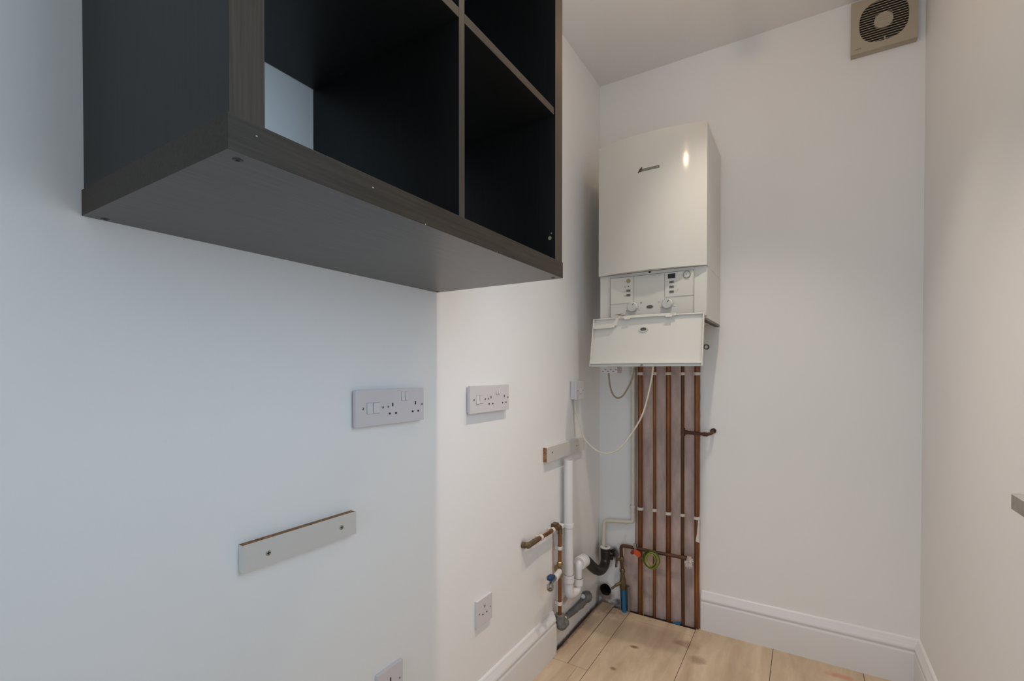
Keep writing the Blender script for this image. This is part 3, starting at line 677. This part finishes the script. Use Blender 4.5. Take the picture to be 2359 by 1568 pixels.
for i, (nm, xt, xb, r, m) in enumerate(NAMES):
    desc = {0: 'orange-brown copper pipe, leftmost of the five under the boiler', 1: 'thin copper pipe behind the green wire coil, second from the left of five',
            2: 'thick copper pipe in the middle of the five under the boiler', 3: 'thin dark copper pipe with a side branch into the wall',
            4: 'orange-brown copper pipe along the right edge of the bare plaster'}[i]
    t = thing('copper_pipe', ((xt + xb) / 2, PYW, 0), desc, 'pipe', 'vertical copper pipes under the boiler')
    bm = nb(); tube(bm, smooth_path([(xt, PYW, 1.38), (xt, PYW, 1.15), (xt + (.0025 if i != 3 else .0015), PYW, .5), (xt + .003, PYW, .25), (xb, PYW, .05), (xb, PYW, -.018)], 5), r, 18)
    mk('tube', bm, m, t)
    clip(t, (xt, PYW, 1.1475), r); clip(t, (xt + .0022, PYW, LZ[i]), r)
    if i == 3:
        bm = nb(); tube(bm, fillet([(xt + .001, PYW - .002, .882), (.515, PYW - .022, .880), (.532, PYW - .018, .886), (.5345, YF + .01, .893)], .014), .0073, 14); 
        cyl(bm, (.4085, PYW, .864), (.4085, PYW, .900), .0098, 16); cyl(bm, (.4085, PYW, .882), (.428, PYW - .004, .882), .0096, 16); cyl(bm, (.499, PYW - .020, .8805), (.517, PYW - .0215, .880), .0092, 14)
        mk('side_branch', bm, 'copperd', t)
# torn paint flap by the rightmost pipe
bm = nb(); prism(bm, [(.4785, 2.2375, .508), (.4835, 2.2375, .505), (.4835, 2.2375, .392), (.468, 2.2335, .398), (.473, 2.2345, .43), (.4765, 2.236, .47)], (.0002, .0010, 0)); mk('paint_flake', bm, 'paper', None, label='torn white paint flake curling over the rightmost copper pipe', category='paint flake')

# stopcock run: horizontal dark pipe, elbow, drain cock, stopcock, blue plastic pipe
t = thing('rising_main', (.14, 2.225, 0), 'dark copper water pipe with stopcock rising from a blue plastic pipe', 'pipe')
bm = nb(); tube(bm, fillet([(.424, 2.222, .3175), (.262, 2.224, .3165), (.1265, 2.226, .318), (.131, 2.226, .24), (.136, 2.226, .16)], .02), .0078, 16); cyl(bm, (.41, 2.2235, .3175), (.432, 2.2225, .3175), .0105)
mk('pipe_run', bm, 'copperd', t)
bm = nb(); lathe(bm, (.1315, 2.226, .262), (.03, 0, -1), [(0, .0088), (.006, .0112), (.02, .0112), (.026, .0088)], 14); cyl(bm, (.131, 2.224, .25), (.112, 2.205, .252), .0062, 10); cyl(bm, (.113, 2.206, .262), (.111, 2.205, .215), .0052, 10)
mk('drain_cock', bm, 'brass', t)
bm = nb(); lathe(bm, (.134, 2.226, .205), (.05, 0, -1), [(0, .0085), (.004, .0125), (.016, .0135), (.018, .0095), (.034, .0105), (.046, .0125), (.062, .0155), (.078, .0158), (.092, .0165), (.1, .012)], 10)
mk('stopcock_body', bm, 'brass', t)
bm = nb(); cyl(bm, (.135, 2.222, .14), (.113, 2.198, .130), .0075, 12); tube(bm, [(.118, 2.204, .132), (.108, 2.196, .125), (.096, 2.190, .112)], [.0065, .0055, .0042], 10); cyl(bm, (.100, 2.192, .1165), (.09, 2.189, .113), .0062, 8)
mk('stopcock_handle', bm, 'brass', t)
bm = nb(); cyl(bm, (.1395, 2.226, .112), (.1475, 2.219, -.018), .0104, 20); mk('blue_pipe', bm, 'blue', t)
bm = nb(); pts = []
for z0, z1 in ((-.018, .118),):
    n = 20
    arc = [(.1445 + .0245 * math.cos(a), 2.2375 + .0235 * math.sin(a)) for a in [math.radians(-35 + 250 * k / n) for k in range(n + 1)]]
    inn = [(.1445 + .020 * math.cos(a), 2.2375 + .0195 * math.sin(a)) for a in [math.radians(-35 + 250 * k / n) for k in range(n + 1)]][::-1]
    prism(bm, [(x, y, z0) for x, y in arc + inn], (0, 0, z1 - z0))
mk('pipe_sleeve', bm, 'foam', t)
# earth clamp with orange tag
t = thing('earth_clamp', (.2, 2.215, .30), 'earth clamp with bright orange tag on the horizontal dark pipe', 'clamp')
bm = nb(); ringtube(bm, (.196, 2.2255, .3165), (.206, 2.2255, .3165), .0105, .0082); box(bm, (.193, 2.205, .325), (.207, 2.222, .342)); mk('clamp_band', bm, 'steel', t, .001)
bm = nb(); cyl(bm, (.190, 2.214, .303), (.190, 2.200, .300), .0085, 14); mk('clamp_screw', bm, 'redc', t, .001)
bm = nb(); prism(bm, [(.199, 2.205, .321), (.229, 2.197, .312), (.234, 2.195, .299), (.220, 2.197, .285), (.196, 2.203, .299)], (0, .001, .0005)); mk('orange_tag', bm, 'orange', t)
# earth wire coil
t = thing('earth_wire_coil', (.284, 2.19, .25), 'coiled green and yellow earth wire hanging on the dark pipe', 'wire')
def loop(cx, cz, rx, rz, y, tilt, ph=0, turns=1.0, n=40):
    out = []
    for k in range(int(n * turns) + 1):
        a = 2 * PI * k / n + ph; x, z = rx * math.cos(a), rz * math.sin(a); ct, st = math.cos(tilt), math.sin(tilt)
        out.append((cx + x * ct - z * st, y - .004 * math.sin(a + 1) , cz + x * st + z * ct))
    return out
for nme, m, args in (('green_loops', 'green', [(.281, .290, .026, .034, 2.187, -.35, 0, 1.0), (.284, .291, .036, .042, 2.196, -.25, 0, 1.0), (.286, .292, .033, .039, 2.188, -.15, 1, 1.0), (.282, .293, .0375, .040, 2.192, .1, 2, 1.0)]),
                     ('yellow_loops', 'yellow', [(.280, .289, .022, .030, 2.185, -.4, 1, 1.0), (.287, .290, .030, .036, 2.186, -.3, 0, 1.0), (.285, .288, .034, .041, 2.190, -.35, 2, 1.0), (.289, .292, .026, .031, 2.188, -.1, .6, .8)])):
    bm = nb()
    for a in args: tube(bm, loop(*a), .0024, 8)
    if m == 'green': tube(bm, smooth_path([(.207, 2.205, .312), (.222, 2.2, .300), (.238, 2.195, .285), (.262, 2.19, .255)]), .0024, 8)
    mk(nme, bm, m, t)
bm = nb(); tube(bm, smooth_path([(.2265, 2.252, .10), (.229, 2.25, .06), (.2315, 2.246, .03), (.2325, 2.243, -.015)]), .002, 8); mk('earth_wire_end', bm, 'yellow', None, label='short yellow wire end rising from floor beside the leftmost copper pipe', category='wire')
# crumpled tape on the pipe end
bm = nb(); random.seed(11)
bmesh.ops.create_icosphere(bm, subdivisions=3, radius=.019, matrix=Matrix.Translation((.4385, 2.233, .302)))
for v in bm.verts:
    d = (v.co - Vector((.4385, 2.233, .302))).normalized(); v.co += d * random.uniform(-.007, .006); v.co.z -= .004 if d.z < -.5 else 0; v.co.y = min(v.co.y, 2.285)
for k in range(9):
    a = random.uniform(0, 2 * PI); d = Vector((math.cos(a), -.3, math.sin(a))); c = Vector((.4385, 2.228, .300)); s = Vector((-d.z, 0, d.x)) * .006
    prism(bm, [c + s, c - s, c + d * random.uniform(.02, .03)], (0, -.001, 0))
mk('crumpled_tape', bm, 'paper', None, smooth=False, label='crumpled white tape wad stuck between the two right-hand copper pipes', category='tape')
# blue scrap in the floor gap
bm = nb(); prism(bm, [(.365, 2.250, -.006), (.385, 2.260, -.002), (.402, 2.262, .000), (.400, 2.248, -.006), (.38, 2.246, -.008)], (0, 0, .003)); mk('blue_scrap', bm, 'blue', None, label='scrap of blue plastic in the gap between floor and pipes', category='debris')
# plaster crumbs
for k, (x, y, s) in enumerate([(.205, 2.165, .003), (.185, 2.172, .0022), (.425, 2.205, .0025), (.44, 2.20, .002), (.53, 2.235, .003), (.25, 1.83, .0022), (.118, 2.10, .002), (.60, 2.222, .0018)]):
    bm = nb(); bmesh.ops.create_icosphere(bm, subdivisions=1, radius=s, matrix=Matrix.Translation((x, y, s * .45)))
    for v in bm.verts: v.co.z = max(.0002, v.co.z * .8); v.co.x += random.uniform(-.0007, .0007)
    mk('plaster_crumb', bm, 'paper', None, smooth=False, label='tiny white plaster crumb lying on the beige floor', category='debris', group='plaster crumbs on the floor')

# ================================================================== WHITE CONDENSATE PIPE AND WASTE
t = thing('condensate_pipe', (.11, 2.25, .29), 'thin cream overflow pipe stepping down from boiler into black waste', 'pipe')
bm = nb(); tube(bm, fillet([(.1755, 2.252, 1.37), (.1775, 2.252, .430), (.0375, 2.238, .4195), (.0385, 2.226, .285)], .014, 4), .0092, 16); mk('tube', bm, 'cream', t)
for a, b in (((.1775, 2.252, .452), (.1775, 2.252, .478)), ((.157, 2.25, .4285), (.135, 2.2475, .4268)), ((.058, 2.24, .421), (.082, 2.2425, .4228)), ((.0378, 2.2365, .402), (.038, 2.234, .380))): 
    bm = nb(); cyl(bm, a, b, .0105, 16); mk('pipe_joint', bm, 'cream', t, .0005)
clip(t, (.1765, 2.252, .506), .0092, m='cream'); clip(t, (.1755, 2.252, 1.1475), .0092, m='cream')
t = thing('black_waste_trap', (.03, 2.15, .2), 'black plastic waste bend joining thin cream pipe to white elbow', 'pipe')
bm = nb(); ringtube(bm, (.0500, 2.224, .247), (.0485, 2.224, .292), .0238, .019); cyl(bm, (.05, 2.224, .25), (.0495, 2.224, .262), .0225)
tube(bm, smooth_path([(.0500, 2.224, .252), (.0505, 2.221, .228), (.0515, 2.198, .209), (.053, 2.150, .207), (.054, 2.095, .228), (.0545, 2.04, .262), (.0545, 1.99, .300), (.0545, 1.95, .324)], 6), .0232, 22)
mk('bend', bm, 'abs', t)
bm = nb(); ringtube(bm, (.0485, 2.224, .290), (.0485, 2.224, .297), .0248, .0125); mk('white_rim', bm, 'pipew', t, .001)
bm = nb(); 
for k in range(9):
    a = k * .7; c = Vector((.078 + .006 * math.cos(a), 2.245 + .004 * math.sin(a), .255 + .022 * math.sin(a * 1.7)))
    bmesh.ops.create_icosphere(bm, subdivisions=1, radius=.0085, matrix=Matrix.Translation(c))
for v in bm.verts: v.co += Vector([random.uniform(-.002, .002) for _ in range(3)])
mk('black_sealant', bm, 'abs', t)
t = thing('washing_machine_waste', (.045, 1.84, .17), 'white plastic standpipe with side trap on left wall beside copper riser', 'pipe')
SX, SY = .036, 1.826
bm = nb(); ringtube(bm, (SX, SY, .235), (SX - .001, SY - .001, .786), .0196, .0172, 26); 
mk('standpipe', bm, 'pipew', t)
bm = nb(); tube(bm, smooth_path([(SX, SY, .24), (SX + .001, SY + .004, .219), (SX + .004, SY + .018, .211), (SX + .009, SY + .042, .208), (SX + .012, SY + .062, .213), (SX + .013, SY + .069, .226), (SX + .013, SY + .070, .262)], 6), [.0195] * 13 + [.019 - .0003 * k for k in range(12)] + [.0152] * 12, 20); mk('trap_bend', bm, 'pipew', t)
bm = nb(); cyl(bm, (SX, SY, .268), (SX, SY, .300), .0232, 26); mk('standpipe_collar', bm, 'pipew', t, .0015)
bm = nb(); ringtube(bm, (SX, SY, .300), (SX, SY, .3015), .0225, .0198, 26); mk('seal_ring', bm, 'line', t)
bm = nb(); ringtube(bm, (SX + .013, SY + .07, .262), (SX + .013, SY + .07, .2635), .0200, .0150, 26); mk('seal_ring', bm, 'line', t)
bm = nb(); cyl(bm, (SX + .013, SY + .070, .232), (SX + .013, SY + .070, .262), .0205, 26); mk('trap_collar', bm, 'pipew', t, .0015)
bm = nb(); tube(bm, fillet([(SX + .013, SY + .07, .262), (SX + .014, SY + .070, .326), (SX + .0170, SY + .125, .324)], .024, 8), .0158, 22); mk('elbow', bm, 'pipew', t)
bm = nb(); a = Vector((SX + .0160, SY + .074, .3245)); b = Vector((SX + .0185, SY + .128, .3235)); dd = (b - a)
for k in range(4):
    p0 = a + dd * (k * .24); tube(bm, [p0, p0 + dd * .05, p0 + dd * .18, p0 + dd * .23], [.0262, .0282, .0282, .0262], 30)
mk('compression_nut', bm, 'pipew', t, .0005)
bm = nb(); ringtube(bm, (SX - .001, SY, .500), (SX - .001, SY, .518), .0222, .0198, 24); box(bm, (.001, SY - .055, .502), (SX - .012, SY - .012, .516)); box(bm, (.001, SY + .005, .500), (SX - .016, SY + .016, .518)); mk('pipe_clip', bm, 'pipew', t, .001)

# copper riser on left wall
t = thing('copper_riser', (.02, 1.75, .13), 'small copper pipe group turning out of left wall beside the white standpipe', 'pipe')
RX, RY = .022, 1.768
bm = nb(); tube(bm, fillet([(RX, 1.515, .522), (RX, 1.60, .520), (RX, RY, .519), (RX, RY, .46), (RX, RY, .14)], .012), .0076, 16); mk('tube', bm, 'copper', t)
bm = nb(); tube(bm, fillet([(RX, RY - .03, .5195), (RX, RY, .519), (RX, RY, .487)], .013), .0098, 14); box(bm, (.001, 1.73, .52), (RX, 1.76, .535)); mk('elbow_fitting', bm, 'brass', t)
bm = nb(); tube(bm, fillet([(-.005, 1.500, .520), (RX + .002, 1.505, .5205), (RX, 1.553, .5208)], .02), .0104, 12)
cyl(bm, (-.002, 1.500, .520), (.012, 1.500, .520), .0122, 8); cyl(bm, (RX, 1.545, .5208), (RX, 1.575, .5206), .0098, 14); cyl(bm, (RX, 1.553, .5208), (RX, 1.5, .519), .0105, 8)
mk('elbow_fitting', bm, 'brass', t)
for y in (1.60, 1.70): clip(t, (RX, y, .5202), .0076, 'y', 'x')
for z in (.428, .199): clip(t, (RX, RY, z), .0076, 'z', 'x')
bm = nb(); lathe(bm, (RX, RY, .372), (0, 0, -1), [(0, .0085), (.003, .0122), (.016, .0122), (.018, .0088), (.03, .0095), (.05, .0095), (.052, .0122), (.066, .0122), (.069, .0085)], 6)
cyl(bm, (RX, RY, .34), (RX + .010, RY - .022, .339), .009, 12); lathe(bm, (RX + .005, RY - .010, .338), (.25, -1, .05), [(0, .0125), (.009, .0125)], 6); box(bm, (.001, RY - .006, .33), (RX - .006, RY + .006, .352))
mk('tee_fitting', bm, 'brassb', t)
t2 = thing('appliance_valve', (.055, 1.66, .30), 'washing machine tap with dark blue lever on the copper tee', 'tap')
bm = nb(); cyl(bm, (.030, 1.748, .339), (.050, 1.668, .345), .0115, 18, r2=.0130); mk('plastic_sleeve', bm, 'pipew', t2, .001)
bm = nb(); cyl(bm, (.049, 1.670, .345), (.056, 1.622, .349), .0085, 14); cyl(bm, (.055, 1.632, .349), (.058, 1.604, .338), .0082, 14); cyl(bm, (.056, 1.626, .348), (.056, 1.625, .366), .005, 12); mk('valve_body', bm, 'steel', t2)
bm = nb(); lathe(bm, (.057, 1.612, .342), (.42, -.80, -.42), [(0, .009), (.003, .0130), (.020, .0130), (.0205, .0092), (.016, .009), (.016, .0045), (.021, .0044), (.021, .001)], 20); mk('hose_outlet', bm, 'steel', t2)
bm = nb(); prism(bm, [(.044, 1.640, .360), (.048, 1.600, .3655), (.052, 1.594, .365), (.068, 1.600, .362), (.070, 1.606, .361), (.064, 1.644, .357), (.056, 1.650, .356)], (0, 0, .0135)); mk('lever', bm, 'blued', t2, .003)

# lagged pipe along the foot of the wall
t = thing('lagged_pipe', (.02, 1.95, .05), 'pipe in grey foam lagging running low along the left wall', 'pipe')
bm = nb(); tube(bm, smooth_path([(.024, 1.768, .150), (.024, 1.769, .128), (.025, 1.775, .105), (.025, 1.800, .092)], 5), [.0175, .018, .019, .0205, .0215, .0222, .0225, .0222, .022, .021, .020, .0195, .018, .017, .016, .015], 16) if False else tube(bm, fillet([(.024, 1.768, .152), (.025, 1.770, .098), (.024, 1.815, .100)], .03, 7), .0195, 16)
mk('elbow_lagging', bm, 'foam2', t)
bm = nb(); tube(bm, [(.012, 1.81, .103), (.010, 1.93, .094), (.010, 2.00, .090)], [.0085, .0095, .010], 14); mk('white_wrap', bm, 'paper', t)
bm = nb(); pth = [(.013, 1.845 + k * .0155, .101 - k * .0009) for k in range(15)]
tube(bm, pth, [.010 + .0055 * min(1, k / 7) + random.uniform(-.002, .002) for k in range(15)], 12); 
bmesh.ops.create_icosphere(bm, subdivisions=2, radius=.026, matrix=Matrix.Translation((.014, 2.078, .098)))
for v in bm.verts: v.co += Vector([random.uniform(-.002, .002) for _ in range(3)]); v.co.x = max(v.co.x, .0008)
mk('lagging', bm, 'foam2', t)
bm = nb(); bmesh.ops.create_icosphere(bm, subdivisions=2, radius=.012, matrix=Matrix.Translation((.006, 2.045, .110))); mk('pipe_end', bm, 'pipew', t)

# ================================================================== EXTRACTOR FAN
FXA, FXB, FZA, FZB, FY = 1.024, 1.221, 2.365, 2.562, 2.238
t = thing('extractor_fan', ((FXA + FXB) / 2, YF, FZA), 'square yellowed extractor fan high on the far wall', 'extractor fan')
bm = nb(); box(bm, (FXA, FY + .0125, FZA - .002), (FXB, YF - .0005, FZB)); mk('back_frame', bm, 'fan', t, .002)
cx, cz, R_ = 1.1225, 2.466, .0765
def sq(r, n=64, e=2.6):
    out = []
    for k in range(n):
        a = 2 * PI * k / n; c, s = math.cos(a), math.sin(a); q = r / (abs(c) ** e + abs(s) ** e) ** (1 / e); out.append((cx + q * c * .96, FY, cz + q * s * 1.0))
    return out
bm = nb(); plate(bm, [(FXA, FY, FZA), (FXB, FY, FZA), (FXB, FY, FZB), (FXA, FY, FZB)], [sq(R_)], (0, .012, 0))
box(bm, (1.034, FY - .0008, FZA + .0125), (1.058, FY, FZA + .0195)); box(bm, (1.0365, FY - .0012, FZA + .0145), (1.0555, FY - .0008, FZA + .0175), 1)
mk('front_cover', bm, ['fan', 'line'], t, .001)
bm = nb(); prism(bm, [(x, FY + .0110, z) for x, _, z in sq(R_ + .003)], (0, .004, 0)); mk('inner_void', bm, 'hole', t)
bm = nb(); nsl = 17
for k in range(nsl):
    z = cz - R_ + (k + .5) * 2 * R_ / nsl; s = abs(z - cz) / R_; hw = R_ * .96 * max(.05, (1 - s ** 2.6)) ** (1 / 2.6)
    box(bm, (cx - hw, FY + .0004, z - .0008), (cx + hw, FY + .0026, z + .0008))
mk('slats', bm, 'fan', t)
bm = nb(); prism(bm, [(x, FY + .001, z) for x, _, z in circ((cx, 0, cz - .001), .0285, 30)], (0, .009, 0))
for k in range(-3, 4): box(bm, (cx - .026, FY + .0004, cz + k * .0075 - .001), (cx + .026, FY + .0011, cz + k * .0075), 0)
mk('hub', bm, 'fan', t, .002)
bm = nb(); box(bm, (cx + .002, FY + .003, cz - R_ - .003), (cx + .006, FY + .008, cz - R_ + .016)); mk('catch', bm, 'fan', t)
# pull loose helper keys
for o in bpy.data.objects:
    if '_org' in o: del o['_org']
